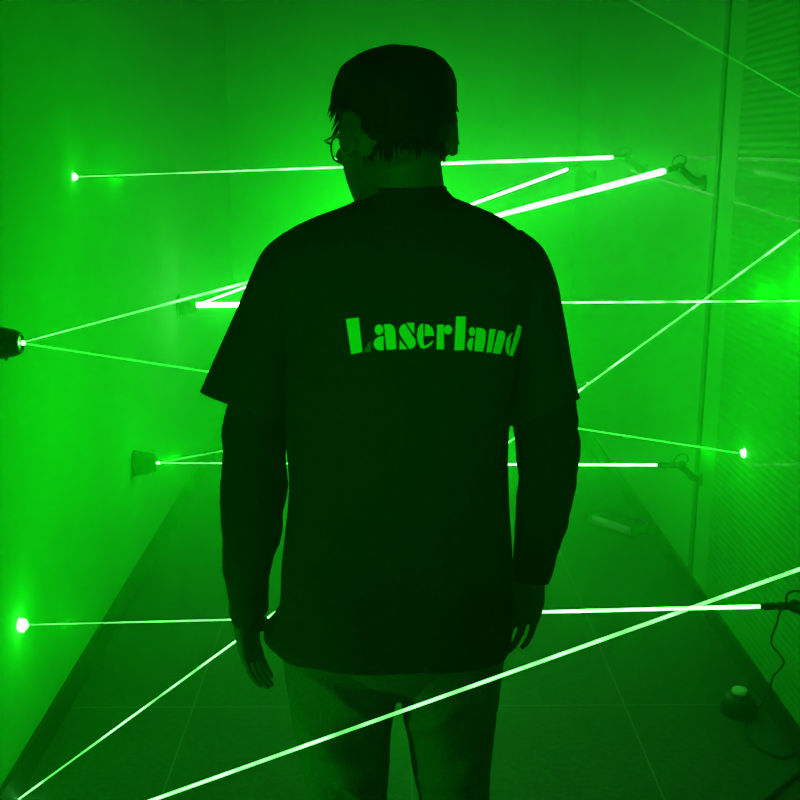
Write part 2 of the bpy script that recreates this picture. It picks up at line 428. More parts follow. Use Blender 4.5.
cb_ = bmesh.new()
tube(cb_, smooth_path([(1.2046, 2.5714, 0.006), (1.0735, 2.4443, 0.006), (1.0145, 2.3913, 0.006), (0.9562, 2.3361, 0.006), (0.9, 2.275, 0.006), (0.8137, 2.168, 0.006)], 6), .006, 10)
o = obj('power_cable', cb_, M['rubber']); o['label'] = 'thick black cable lying on the dark floor in the bottom right corner'; o['category'] = 'cable'; o['group'] = 'cables on the floor'
cb_ = bmesh.new()
tube(cb_, smooth_path([(1.1085, 2.8176, 0.004), (1.0062, 2.6794, 0.004), (0.9967, 2.5916, 0.004), (1.0182, 2.542, 0.004), (1.061, 2.5175, 0.004), (1.1707, 2.5899, 0.004)], 6), .0035, 10)
o = obj('power_cable', cb_, M['rubber']); o['label'] = 'thin black cable lying on the floor below the floor button'; o['category'] = 'cable'; o['group'] = 'cables on the floor'


# ------------------------------------------------------------------ the man
YM = 1.6
man = thing('person', 'man standing with his back turned, black T-shirt over long sleeves, glasses and jeans', 'person', (0, YM, 0))

# --- head, in its own frame (face towards +Y, chin at 0), then turned to his left and bowed a little
HC = Vector((0.0141, 1.59, 1.5101))
HM = Matrix.Translation(HC) @ Matrix.Rotation(math.radians(26), 4, 'Z') @ Matrix.Rotation(math.radians(-7), 4, 'X')
HEAD = [(-.004, .012, .082, .060), (0, .026, .090, .040), (.012, .040, .096, .015), (.03, .052, .098, -.015), (.05, .063, .096, -.04), (.07, .070, .096, -.058), (.09, .074, .096, -.072), (.11, .075, .095, -.084),
        (.13, .075, .094, -.092), (.15, .0765, .095, -.096), (.17, .076, .092, -.095), (.187, .072, .084, -.089), (.202, .063, .070, -.076), (.214, .047, .050, -.056), (.221, .029, .030, -.036), (.225, .010, .010, -.014)]
def head_ring(z, w, f, bk, n=36, grow=0.0, front_grow=None):
    r = []
    for k in range(n):
        t = 2 * PI * k / n
        fg = grow if front_grow is None else (front_grow if math.sin(t) > 0 else grow)
        y0 = (f + bk) / 2; ry = (f - bk) / 2 + (fg + grow) / 2; y0 += (fg - grow) / 2
        p = 2.25
        ct, st = math.cos(t), math.sin(t)
        r.append(Vector((math.copysign(abs(ct) ** (2 / p), ct) * (w + grow), y0 + math.copysign(abs(st) ** (2 / p), st) * ry, z)))
    return r

def hand(bm, wrist, d, across, normal, curl=18, s=1.0, splay_=.9):
    """palm, four fingers and a thumb.  d: along the fingers, across: from little finger to thumb, normal: back of the hand"""
    w = Vector(wrist); d = Vector(d).normalized(); across = Vector(across); across = (across - d * across.dot(d)).normalized()
    nb_ = Vector(normal); nb_ = (nb_ - d * nb_.dot(d) - across * nb_.dot(across)).normalized()
    # palm
    rs = []
    for t, hw, th in ((-.03, .026, .021), (0, .027, .020), (.02, .034, .019), (.045, .041, .018), (.07, .042, .016), (.088, .040, .013), (.095, .034, .008)):
        c = w + d * t * s; ring = []
        for k in range(20):
            a = 2 * PI * k / 20; ring.append(c + (across * math.cos(a) * hw + nb_ * math.sin(a) * th) * s)
        rs.append(ring)
    rings(bm, rs)
    # fingers: little, ring, middle, index
    for off, ln, rr, cu in ((-.032, .062, .0068, 1.35), (-.0108, .076, .0076, 1.15), (.0108, .083, .0079, .95), (.032, .076, .0077, .7)):
        p = w + d * .078 * s + across * off * s
        pts = [p]; ang = math.radians(curl * cu * .5)
        splay = across * (off * splay_)
        for seg in (.48, .30, .22):
            dirv = (d * math.cos(ang) - nb_ * math.sin(ang) + splay).normalized()
            pts.append(pts[-1] + dirv * ln * seg * s * (1.25 if seg == .48 else 1)); ang += math.radians(curl * cu)
        tube(bm, pts, [rr * s * 1.08, rr * s, rr * s * .93, rr * s * .8], 12)
    # thumb from the side of the palm near its base
    p = w + d * .018 * s + across * .024 * s - nb_ * .006 * s
    tube(bm, [p, p + (d * .034 + across * .022 - nb_ * .012) * s, p + (d * .062 + across * .030 - nb_ * .022) * s, p + (d * .086 + across * .030 - nb_ * .030) * s],
         [.0165 * s, .0125 * s, .0105 * s, .0085 * s], 12)

LW, RW = Vector((-0.2441, 1.6, 0.8598)), Vector((0.2304, 1.6, 0.9266))
def body_mesh():
    bm = bmesh.new()
    hb = bmesh.new()
    rings(hb, [head_ring(*h) for h in HEAD])
    # nose, brow, lips, chin, cheekbones, ears, eyelids
    tube(hb, [(0, .092, .128), (0, .102, .112), (0, .110, .096), (0, .113, .085)], [.006, .008, .010, .0115], 12)
    for sx in (-1, 1):
        ball(hb, (sx * .061, -.030, .098), .0185, scale=(1, 1, 1.4))
        ball(hb, (sx * .010, .105, .083), .008)
        ball(hb, (sx * .031, .088, .112), .0125, scale=(1.2, .7, .75))
        ball(hb, (sx * .045, .076, .088), .020, scale=(1, .8, .8))
        tube(hb, [(sx * .010, .093, .128), (sx * .030, .094, .132), (sx * .050, .083, .127)], [.006, .007, .005], 10)
        er = Matrix.Rotation(sx * math.radians(-24), 4, 'Z') @ Matrix.Rotation(math.radians(10), 4, 'X')
        ball(hb, (sx * .0835, -.020, .106), .031, 18, scale=(.34, .62, 1.0), rot=er)
        tube(hb, [er @ Vector(q) + Vector((sx * .0870, -.024, .106)) for q in ((0, .012, .026), (0, 0, .032), (0, -.014, .026), (0, -.019, .008), (0, -.014, -.010), (0, -.002, -.026))], .0042, 8)
    tube(hb, [(-.022, .091, .052), (-.008, .101, .0545), (.008, .101, .0545), (.022, .091, .052)], [.0035, .0055, .0055, .0035], 10)
    tube(hb, [(-.020, .090, .046), (0, .100, .044), (.020, .090, .046)], [.0035, .0065, .0035], 10)
    bmesh.ops.transform(hb, matrix=HM, verts=hb.verts[:])
    tmp = bpy.data.meshes.new('tmp'); hb.to_mesh(tmp); hb.free(); bm.from_mesh(tmp); bpy.data.meshes.remove(tmp)
    # neck
    rings(bm, [section(l, r, d_, yc, 24) for l, r, d_, yc in [((-0.0757, 1.6, 1.4798), (0.1054, 1.6, 1.4797), 0.06, 1.59), ((-0.0572, 1.6, 1.5169), (0.0929, 1.6, 1.5168), 0.062, 1.595), ((-0.0435, 1.6, 1.5389), (0.0821, 1.6, 1.5389), 0.06, 1.6), ((-0.0418, 1.6, 1.5652), (0.0781, 1.6, 1.5652), 0.06, 1.605), ((-0.0385, 1.6, 1.5971), (0.0741, 1.6, 1.5971), 0.06, 1.61)]])
    # trunk
    rings(bm, [section(l, r, d_, yc, 32) for l, r, d_, yc in [((-0.1508, 1.6, 0.8075), (0.1675, 1.6, 0.806), 0.1, 1.6), ((-0.1477, 1.6, 0.9489), (0.1646, 1.6, 0.9478), 0.1, 1.6), ((-0.1357, 1.6, 1.1349), (0.1608, 1.6, 1.1341), 0.1, 1.6), ((-0.1393, 1.6, 1.3273), (0.1785, 1.6, 1.3268), 0.105, 1.6), ((-0.134, 1.6, 1.4272), (0.17, 1.6, 1.4269), 0.085, 1.6), ((-0.1031, 1.6, 1.4618), (0.142, 1.6, 1.4616), 0.07, 1.6), ((-0.068, 1.6, 1.4917), (0.1173, 1.6, 1.4916), 0.06, 1.59), ((-0.0482, 1.6, 1.5124), (0.0929, 1.6, 1.5124), 0.055, 1.59)]])
    # arms (under the sleeves)
    for pts, rad in [([(-0.1256, 1.6, 1.3967), (-0.2018, 1.605, 1.2153), (-0.2186, 1.605, 1.0837), (-0.2441, 1.6, 0.8598)], (0.05, 0.024)), ([(0.1615, 1.6, 1.3964), (0.2447, 1.605, 1.2143), (0.2474, 1.605, 1.0823), (0.2304, 1.6, 0.9266)], (0.05, 0.024))]: tube(bm, smooth_path(pts, 4), [rad[0] + (rad[1] - rad[0]) * i / (4 * (len(pts) - 1)) for i in range(4 * (len(pts) - 1) + 1)], 16)
    hand(bm, LW, (0.15, 0.03, -1), (0.25, 1, 0), (-1, 0.25, -0.1), curl=13, s=0.86)
    hand(bm, RW, (-0.2, 0.0, -1), (-0.95, 0.8, 0), (0.8, 0.95, 0.0), curl=20, s=0.86, splay_=1.5)
    # legs and feet
    for x0, x1, xa in [(-0.0837, -0.0732, -0.0723), (0.0998, 0.1082, 0.1111)]:
        tube(bm, [(x0, YM, .80), (x0 * .7 + x1 * .3, YM, .62), (x1, YM - .01, .46), (x1, YM - .02, .34), (xa, YM - .015, .10)], [.085, .072, .052, .054, .036], 18)
        tube(bm, [(xa, YM - .03, .055), (xa, YM + .06, .045), (xa + math.copysign(.012, xa - .02), YM + .15, .03)], [.036, .036, .026], 14)
    return remesh(bm, .0036, 3)
obj('body', body_mesh(), M['skin'], man)

# --- hair: a cap over the skull with a ragged fringe and nape
def hair_mesh():
    bm = bmesh.new()
    n = 96; rs = []
    levels = [(-1, .05)] + [(0, .055 + i * .0085) for i in range(20)]
    def at_z(z):
        for a, c in zip(HEAD, HEAD[1:]):
            if a[0] <= z <= c[0]:
                t = (z - a[0]) / (c[0] - a[0]); return [a[i] + (c[i] - a[i]) * t for i in range(4)]
        return list(HEAD[-1])
    zs = [.045 + i * .006 for i in range(30)] + [.224]
    for z in zs:
        h = at_z(z); base = head_ring(z, h[1], h[2], h[3], n)
        ring = []
        for k, p in enumerate(base):
            t = 2 * PI * k / n; s_ = math.sin(t)         # +1 face, -1 back
            j = .006 * noise.noise(Vector((math.cos(t) * 9, s_ * 9, 3)))
            if s_ > .45: line = .168
            elif s_ > .05: line = .105 + (s_ - .05) / .4 * .063
            elif s_ > -.25: line = .125 - (.05 - s_) * .05
            else: line = .072 - (s_ + 1) * -.03
            line += j
            c = Vector((0, 0, z)); out = Vector((p.x, p.y, 0)).normalized()
            g = min(1, max(0, (z - line) / .016)); g = g * g * (3 - 2 * g)
            thick = .007 + .002 * max(0, z - .12) / .1
            if s_ > .2: thick += .001 + .005 * max(0, min(1, (.19 - z) / .03))
            if s_ < -.2 and z < .13: thick *= .8
            thick += .0035 * noise.noise(Vector((p.x * 60, p.y * 60, z * 18)))
            q = p * 1.0
            q += out * (-.012 + (thick + .012) * g)
            q.z = z + (.009 * g * max(0, (z - .12) / .1))
            ring.append(q)
        rs.append(ring)
    top = [Vector((p.x * .3, p.y * .3, p.z + .0025)) for p in rs[-1]]
    rs.append(top)
    rings(bm, rs)
    # loose tufts: fringe over the brow, sides and nape
    rnd = random.Random(3)
    def tuft(p, d, ln, r):
        p, d = Vector(p), Vector(d).normalized(); side = Vector((rnd.uniform(-.2, .2), rnd.uniform(-.2, .2), -.35))
        tube(bm, [p, p + d * ln * .5 + side * ln * .08, p + d * ln + side * ln * .3], [r, r * .7, r * .15], 6)
    for i in range(70):
        a = rnd.uniform(-1.15, 1.15); x = math.sin(a) * .074; y = .012 + math.cos(a) * .088
        tuft((x, y, rnd.uniform(.166, .182)), (x * 3, .25 + rnd.uniform(-.1, .2), -.55 + rnd.uniform(-.3, .2)), rnd.uniform(.018, .032), .0035)
    for i in range(60):
        a = rnd.uniform(-1.4, 1.4); x = math.sin(a) * .066; y = -.006 - math.cos(a) * .072
        tuft((x, y, rnd.uniform(.082, .10)), (x * 1.2, -.1, -1), rnd.uniform(.014, .024), .0028)
    for i in range(200):
        z = rnd.uniform(.125, .19); h = at_z(z); t = rnd.uniform(0, 2 * PI)
        out = Vector((math.cos(t), math.sin(t), 0)); p = Vector((math.cos(t) * (h[1] + .004), (h[2] + h[3]) / 2 + math.sin(t) * ((h[2] - h[3]) / 2 + .004), z))
        tuft(p, out * .45 + Vector((0, .35, -.7 if z < .2 else .1)), rnd.uniform(.014, .026), .003)
    bmesh.ops.transform(bm, matrix=HM, verts=bm.verts[:])
    return bm
obj('hair', hair_mesh(), M['hair'], man)

# --- glasses
gl = bmesh.new()
GY = .118
def rim(cx, a=.0245, c_=.021):
    return [Vector((cx + math.copysign(abs(math.cos(t)) ** .75, math.cos(t)) * a, GY - abs(cx + math.cos(t) * a) * .16, .102 + math.copysign(abs(math.sin(t)) ** .75, math.sin(t)) * c_)) for t in [2 * PI * k / 28 for k in range(29)]]
for sx in (-1, 1):
    tube(gl, rim(sx * .034), .0016, 8, False)
    tube(gl, [(sx * .058, .1085, .110), (sx * .068, .102, .111), (sx * .078, .085, .111), (sx * .0825, .04, .112), (sx * .0825, -.012, .114), (sx * .083, -.034, .108), (sx * .082, -.042, .092)], [.0022, .0022, .002, .0018, .0018, .002, .002], 8)
    tube(gl, [(sx * .010, .114, .103), (sx * .0085, .109, .097), (sx * .009, .108, .090)], [.001, .0012, .0028], 8)
tube(gl, [(-.010, .1165, .108), (0, .1185, .111), (.010, .1165, .108)], .0015, 8)
bmesh.ops.transform(gl, matrix=HM, verts=gl.verts[:])
glasses = obj('glasses', gl, M['metal'], man, label='thin wire rimmed glasses')
for sx in (-1, 1):
    lb = bmesh.new(); r_ = rim(sx * .034, .024, .0205)[:-1]
    c = sum(r_, Vector()) / len(r_)
    for off in (0, -.0012):
        f = lb.faces.new([lb.verts.new(p + Vector((0, off, 0))) for p in (r_ if off else reversed(r_))])
    bmesh.ops.bridge_loops(lb, edges=[e for e in lb.edges])
    bmesh.ops.transform(lb, matrix=HM, verts=lb.verts[:])
    obj('lens', lb, M['glass'], glasses, smooth=False)

# --- clothes
def folds(amp, fx, fz, seed, keep=None):
    def f(co, nm):
        q = Vector((co.x * fx, co.y * fx, co.z * fz)) + Vector((seed, seed * .7, 0))
        a = amp * (noise.noise(q) + .5 * noise.noise(q * 2.1))
        return a * (keep(co) if keep else 1)
    return f

sh = bmesh.new()
loft(sh, [section(l, r, d_, yc, 72, p_, tw) for l, r, d_, yc, p_, tw in [((-0.1829, 1.6, 0.786), (0.1913, 1.6, 0.7842), 0.108, 1.6, 2.4, 0.16), ((-0.1973, 1.6, 0.8023), (0.1975, 1.6, 0.8005), 0.112, 1.6, 2.4, 0.12), ((-0.2115, 1.6, 0.8258), (0.1986, 1.6, 0.8239), 0.116, 1.6, 2.4, 0), ((-0.1943, 1.6, 0.8507), (0.198, 1.6, 0.849), 0.118, 1.6, 2.4, 0), ((-0.182, 1.6, 0.879), (0.1973, 1.6, 0.8775), 0.12, 1.6, 2.4, 0), ((-0.1753, 1.6, 0.949), (0.1956, 1.6, 0.9476), 0.122, 1.6, 2.4, 0), ((-0.1646, 1.6, 1.0516), (0.1882, 1.6, 1.0505), 0.122, 1.6, 2.4, 0), ((-0.1661, 1.6, 1.184), (0.1882, 1.6, 1.1832), 0.124, 1.6, 2.4, 0), ((-0.1736, 1.6, 1.3117), (0.2114, 1.6, 1.311), 0.13, 1.6, 2.4, 0), ((-0.1822, 1.6, 1.3892), (0.2291, 1.6, 1.3887), 0.128, 1.6, 2.4, 0), ((-0.187, 1.6, 1.4318), (0.2354, 1.6, 1.4314), 0.122, 1.6, 2.3, 0), ((-0.1756, 1.6, 1.4604), (0.2163, 1.6, 1.4601), 0.115, 1.6, 2.3, 0), ((-0.1509, 1.6, 1.4813), (0.1915, 1.6, 1.4811), 0.105, 1.6, 2.2, 0), ((-0.1145, 1.6, 1.4991), (0.1654, 1.6, 1.499), 0.092, 1.595, 2.1, 0), ((-0.0782, 1.6, 1.5125), (0.1365, 1.6, 1.5123), 0.078, 1.59, 2.0, 0), ((-0.0571, 1.6, 1.5213), (0.1138, 1.6, 1.5212), 0.07, 1.59, 2.0, 0), ((-0.0466, 1.6, 1.5287), (0.0957, 1.6, 1.5286), 0.064, 1.59, 2.0, 0), ((-0.0405, 1.6, 1.536), (0.0882, 1.6, 1.536), 0.06, 1.592, 2.0, 0), ((-0.0345, 1.6, 1.5426), (0.0814, 1.6, 1.5426), 0.058, 1.594, 2.0, 0)]], 6, (False, False))
for sl in [[((-0.1601, 1.6, 1.4769), (-0.0919, 1.6, 1.4043), 0.06, 1.6, 0), ((-0.191, 1.6, 1.4514), (-0.1105, 1.6, 1.3891), 0.07, 1.6, 0), ((-0.2135, 1.6, 1.409), (-0.1265, 1.6, 1.3506), 0.076, 1.6, 0), ((-0.235, 1.6, 1.3615), (-0.1367, 1.6, 1.3038), 0.08, 1.6, 0), ((-0.2617, 1.6, 1.3056), (-0.1455, 1.6, 1.258), 0.083, 1.6, 0.179), ((-0.2804, 1.6, 1.2646), (-0.1542, 1.6, 1.2196), 0.084, 1.6, 0.201), ((-0.2959, 1.6, 1.2311), (-0.1614, 1.6, 1.1824), 0.086, 1.6, 0.221)], [((0.1991, 1.6, 1.4796), (0.1369, 1.6, 1.4041), 0.06, 1.6, 0), ((0.2317, 1.6, 1.4525), (0.1525, 1.6, 1.3887), 0.07, 1.6, 0), ((0.253, 1.6, 1.407), (0.1683, 1.6, 1.3687), 0.076, 1.6, 0), ((0.2656, 1.6, 1.3547), (0.1768, 1.6, 1.333), 0.08, 1.6, 0), ((0.277, 1.6, 1.2983), (0.1826, 1.6, 1.2827), 0.08, 1.6, 0.174), ((0.2881, 1.6, 1.2507), (0.1869, 1.6, 1.2349), 0.08, 1.6, 0.201), ((0.2972, 1.6, 1.2202), (0.1821, 1.6, 1.1734), 0.082, 1.6, 0.227)]]:
    loft(sh, [section(l, r, d_, yc, 48, 2.1, tl) for l, r, d_, yc, tl in sl], 6, (True, False))
wrinkle(sh, folds(.0055, 9, 4.5, 3.3, lambda co: .2 + .8 * min(1, max(0, (1.42 - co.z) / .3))))
shirt_bvh = BVHTree.FromBMesh(sh)
shirt = obj('t_shirt', sh, M['shirt'], man, label='black short sleeved T-shirt with a word printed across the back')
sm = shirt.modifiers.new('cloth', 'SOLIDIFY'); sm.thickness = .002; sm.offset = -1
# collar rib
cb = bmesh.new()
tube(cb, smooth_path([(0.0814, 1.594, 1.5418), (0.077, 1.6162, 1.5341), (0.0644, 1.635, 1.5275), (0.0456, 1.6476, 1.5229), (0.0235, 1.652, 1.5211), (0.0013, 1.6476, 1.5224), (-0.0175, 1.635, 1.5265), (-0.0301, 1.6162, 1.5328), (-0.0345, 1.594, 1.5404), (-0.0301, 1.5718, 1.5405), (-0.0175, 1.553, 1.5406), (0.0013, 1.5404, 1.5408), (0.0234, 1.536, 1.5411), (0.0456, 1.5404, 1.5414), (0.0644, 1.553, 1.5416), (0.077, 1.5718, 1.5417), (0.0814, 1.594, 1.5418)], 5), .0035, 10, False); obj('collar', cb, M['shirt'], shirt)

# the word on the back: stencil-cut fat letters set on an arch
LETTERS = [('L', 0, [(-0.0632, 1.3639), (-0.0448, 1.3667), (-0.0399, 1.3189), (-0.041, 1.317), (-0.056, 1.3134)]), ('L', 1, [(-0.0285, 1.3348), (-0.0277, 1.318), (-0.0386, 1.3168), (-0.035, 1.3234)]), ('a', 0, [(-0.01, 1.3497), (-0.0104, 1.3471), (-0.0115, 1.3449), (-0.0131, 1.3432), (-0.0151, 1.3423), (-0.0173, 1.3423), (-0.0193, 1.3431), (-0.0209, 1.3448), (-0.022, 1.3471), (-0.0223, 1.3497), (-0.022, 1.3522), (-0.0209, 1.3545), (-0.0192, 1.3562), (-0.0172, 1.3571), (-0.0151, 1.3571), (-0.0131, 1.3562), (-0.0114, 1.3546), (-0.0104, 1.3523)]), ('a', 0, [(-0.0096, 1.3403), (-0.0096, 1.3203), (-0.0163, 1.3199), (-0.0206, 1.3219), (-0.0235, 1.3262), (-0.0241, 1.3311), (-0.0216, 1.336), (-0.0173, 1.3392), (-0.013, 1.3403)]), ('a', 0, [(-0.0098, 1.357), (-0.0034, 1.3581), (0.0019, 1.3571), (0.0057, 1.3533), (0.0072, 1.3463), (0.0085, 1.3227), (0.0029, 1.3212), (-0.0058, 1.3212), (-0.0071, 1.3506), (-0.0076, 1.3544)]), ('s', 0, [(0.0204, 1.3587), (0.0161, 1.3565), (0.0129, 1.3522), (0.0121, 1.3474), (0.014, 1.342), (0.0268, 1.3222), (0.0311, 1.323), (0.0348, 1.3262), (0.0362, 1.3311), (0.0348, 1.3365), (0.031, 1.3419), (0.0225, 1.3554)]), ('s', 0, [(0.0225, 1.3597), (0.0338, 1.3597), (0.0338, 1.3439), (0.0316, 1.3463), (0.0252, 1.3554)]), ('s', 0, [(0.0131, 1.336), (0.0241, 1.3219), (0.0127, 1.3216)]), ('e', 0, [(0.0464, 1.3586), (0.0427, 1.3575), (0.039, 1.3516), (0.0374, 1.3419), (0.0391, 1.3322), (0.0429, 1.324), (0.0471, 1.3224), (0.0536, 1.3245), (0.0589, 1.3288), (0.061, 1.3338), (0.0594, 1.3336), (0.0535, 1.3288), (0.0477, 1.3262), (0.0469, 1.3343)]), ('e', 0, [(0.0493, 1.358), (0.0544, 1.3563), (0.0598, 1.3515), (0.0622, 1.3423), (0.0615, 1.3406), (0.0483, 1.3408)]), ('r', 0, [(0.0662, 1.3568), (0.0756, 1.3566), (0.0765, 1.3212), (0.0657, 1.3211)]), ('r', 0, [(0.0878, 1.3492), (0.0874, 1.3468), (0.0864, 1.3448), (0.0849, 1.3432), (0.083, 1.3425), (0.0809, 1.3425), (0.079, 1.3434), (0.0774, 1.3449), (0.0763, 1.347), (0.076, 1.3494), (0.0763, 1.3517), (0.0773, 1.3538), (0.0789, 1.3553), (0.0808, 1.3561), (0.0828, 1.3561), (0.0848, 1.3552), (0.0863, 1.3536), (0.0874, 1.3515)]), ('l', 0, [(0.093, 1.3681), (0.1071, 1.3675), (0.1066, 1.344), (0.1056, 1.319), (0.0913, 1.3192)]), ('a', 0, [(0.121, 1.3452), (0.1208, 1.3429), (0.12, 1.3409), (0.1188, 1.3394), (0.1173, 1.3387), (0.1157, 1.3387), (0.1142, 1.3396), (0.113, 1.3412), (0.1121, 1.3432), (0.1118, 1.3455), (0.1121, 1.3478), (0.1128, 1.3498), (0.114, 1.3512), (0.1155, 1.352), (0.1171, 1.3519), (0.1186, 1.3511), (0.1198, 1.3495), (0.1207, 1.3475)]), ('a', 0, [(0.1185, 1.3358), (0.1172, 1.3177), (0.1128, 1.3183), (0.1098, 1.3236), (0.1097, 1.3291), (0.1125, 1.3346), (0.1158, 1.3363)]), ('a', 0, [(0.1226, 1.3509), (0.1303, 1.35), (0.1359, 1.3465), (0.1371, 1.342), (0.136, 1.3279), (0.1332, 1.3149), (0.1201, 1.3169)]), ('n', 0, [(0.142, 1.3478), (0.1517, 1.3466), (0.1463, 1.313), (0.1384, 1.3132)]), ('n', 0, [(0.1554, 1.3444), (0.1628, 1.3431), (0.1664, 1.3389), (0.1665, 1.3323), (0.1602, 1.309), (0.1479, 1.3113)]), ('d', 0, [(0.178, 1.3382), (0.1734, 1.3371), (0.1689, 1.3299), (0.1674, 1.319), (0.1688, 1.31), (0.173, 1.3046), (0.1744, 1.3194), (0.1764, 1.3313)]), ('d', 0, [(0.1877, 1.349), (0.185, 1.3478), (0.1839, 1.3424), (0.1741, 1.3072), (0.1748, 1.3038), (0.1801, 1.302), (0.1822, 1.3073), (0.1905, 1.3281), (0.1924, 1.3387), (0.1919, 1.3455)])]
def printed(polys):
    bm = bmesh.new()
    for poly in polys:
        pb = bmesh.new()
        f = pb.faces.new([pb.verts.new((x, 0, z)) for x, z in poly])
        bmesh.ops.triangulate(pb, faces=[f])
        for _ in range(5):
            es = [e for e in pb.edges if e.calc_length() > .006]
            if not es: break
            bmesh.ops.subdivide_edges(pb, edges=es, cuts=1)
            bmesh.ops.triangulate(pb, faces=[f for f in pb.faces if len(f.verts) > 3])
        ok = True
        for v in pb.verts:
            d = (Vector((v.co.x, 1.45, v.co.z)) - Vector((0, 0, 1.6)))
            h = shirt_bvh.ray_cast(Vector((v.co.x, 1.2, v.co.z)), Vector((0, 1, 0)))
            if h[0] is not None: v.co.y = h[0].y - .0016
            else: v.co.y = 1.48
        bmesh.ops.recalc_face_normals(pb, faces=pb.faces[:])
        tmp = bpy.data.meshes.new('tmp'); pb.to_mesh(tmp); pb.free(); bm.from_mesh(tmp); bpy.data.meshes.remove(tmp)
    return bm
obj('printed_lettering', printed([p for ch, dimmed, p in LETTERS if not dimmed]), M['print'], shirt, label='pale word Laserland in fat stencil letters')
obj('shaded_letter_foot', printed([p for ch, dimmed, p in LETTERS if dimmed]), M['shaded'], shirt, label='faded foot of the first letter')  # wrinkle shade put into the colour of the L's foot

un = bmesh.new()
for arm in [[((-0.1693, 1.6, 1.3584), (-0.1309, 1.6, 1.3583), 0.05, 1.6, 0), ((-0.2367, 1.6, 1.2724), (-0.1568, 1.6, 1.2404), 0.055, 1.6, 0.193), ((-0.2561, 1.6, 1.2118), (-0.1622, 1.6, 1.2115), 0.052, 1.6, 0.218), ((-0.2669, 1.6, 1.1352), (-0.1657, 1.6, 1.135), 0.054, 1.6, 0.262), ((-0.2719, 1.6, 1.0688), (-0.1674, 1.6, 1.0684), 0.053, 1.6, 0.299), ((-0.273, 1.6, 1.0011), (-0.1756, 1.6, 1.0007), 0.05, 1.6, 0.337), ((-0.2707, 1.6, 0.9355), (-0.1952, 1.6, 0.9352), 0.042, 1.6, 0.374), ((-0.2688, 1.6, 0.9005), (-0.1986, 1.6, 0.9003), 0.04, 1.6, 0.394), ((-0.2653, 1.6, 0.8652), (-0.2021, 1.6, 0.865), 0.04, 1.6, 0.413), ((-0.2621, 1.6, 0.8403), (-0.2143, 1.6, 0.8437), 0.037, 1.6, 0.426), ((-0.2592, 1.6, 0.8295), (-0.2212, 1.6, 0.8312), 0.034, 1.6, 0.433)], [((0.2147, 1.6, 1.3578), (0.1762, 1.6, 1.3579), 0.05, 1.6, 0), ((0.2736, 1.6, 1.2635), (0.194, 1.6, 1.2637), 0.055, 1.6, 0.189), ((0.2897, 1.6, 1.2105), (0.1894, 1.6, 1.1994), 0.052, 1.6, 0.222), ((0.2992, 1.6, 1.1502), (0.1969, 1.6, 1.1504), 0.053, 1.6, 0.253), ((0.2988, 1.6, 1.1005), (0.203, 1.6, 1.1008), 0.053, 1.6, 0.281), ((0.2918, 1.6, 1.0332), (0.2039, 1.6, 1.0335), 0.05, 1.6, 0.319), ((0.2762, 1.6, 0.9733), (0.2006, 1.6, 0.9736), 0.042, 1.6, 0.352), ((0.2674, 1.6, 0.9439), (0.1989, 1.6, 0.9442), 0.04, 1.6, 0.369), ((0.2617, 1.6, 0.9212), (0.201, 1.6, 0.925), 0.038, 1.6, 0.381), ((0.2573, 1.6, 0.9054), (0.2047, 1.6, 0.9092), 0.035, 1.6, 0.39)]]:
    loft(un, [section(l, r, d_, yc, 44, 2.05, tl) for l, r, d_, yc, tl in arm], 6, (True, False))
loft(un, [section(l, r, d_, yc, 48, 2.3) for l, r, d_, yc in [((-0.1558, 1.6, 0.8789), (0.1726, 1.6, 0.8776), 0.1, 1.6), ((-0.1436, 1.6, 1.1349), (0.1671, 1.6, 1.1341), 0.105, 1.6), ((-0.1451, 1.6, 1.3428), (0.1781, 1.6, 1.3424), 0.105, 1.6), ((-0.1401, 1.6, 1.4272), (0.1761, 1.6, 1.4269), 0.09, 1.6), ((-0.1091, 1.6, 1.4648), (0.148, 1.6, 1.4646), 0.075, 1.6), ((-0.0679, 1.6, 1.4976), (0.1202, 1.6, 1.4975), 0.06, 1.59)]], 4, (False, False))
wrinkle(un, folds(.0045, 12, 20, 8.1))
obj('long_sleeved_undershirt', un, M['under'], man)

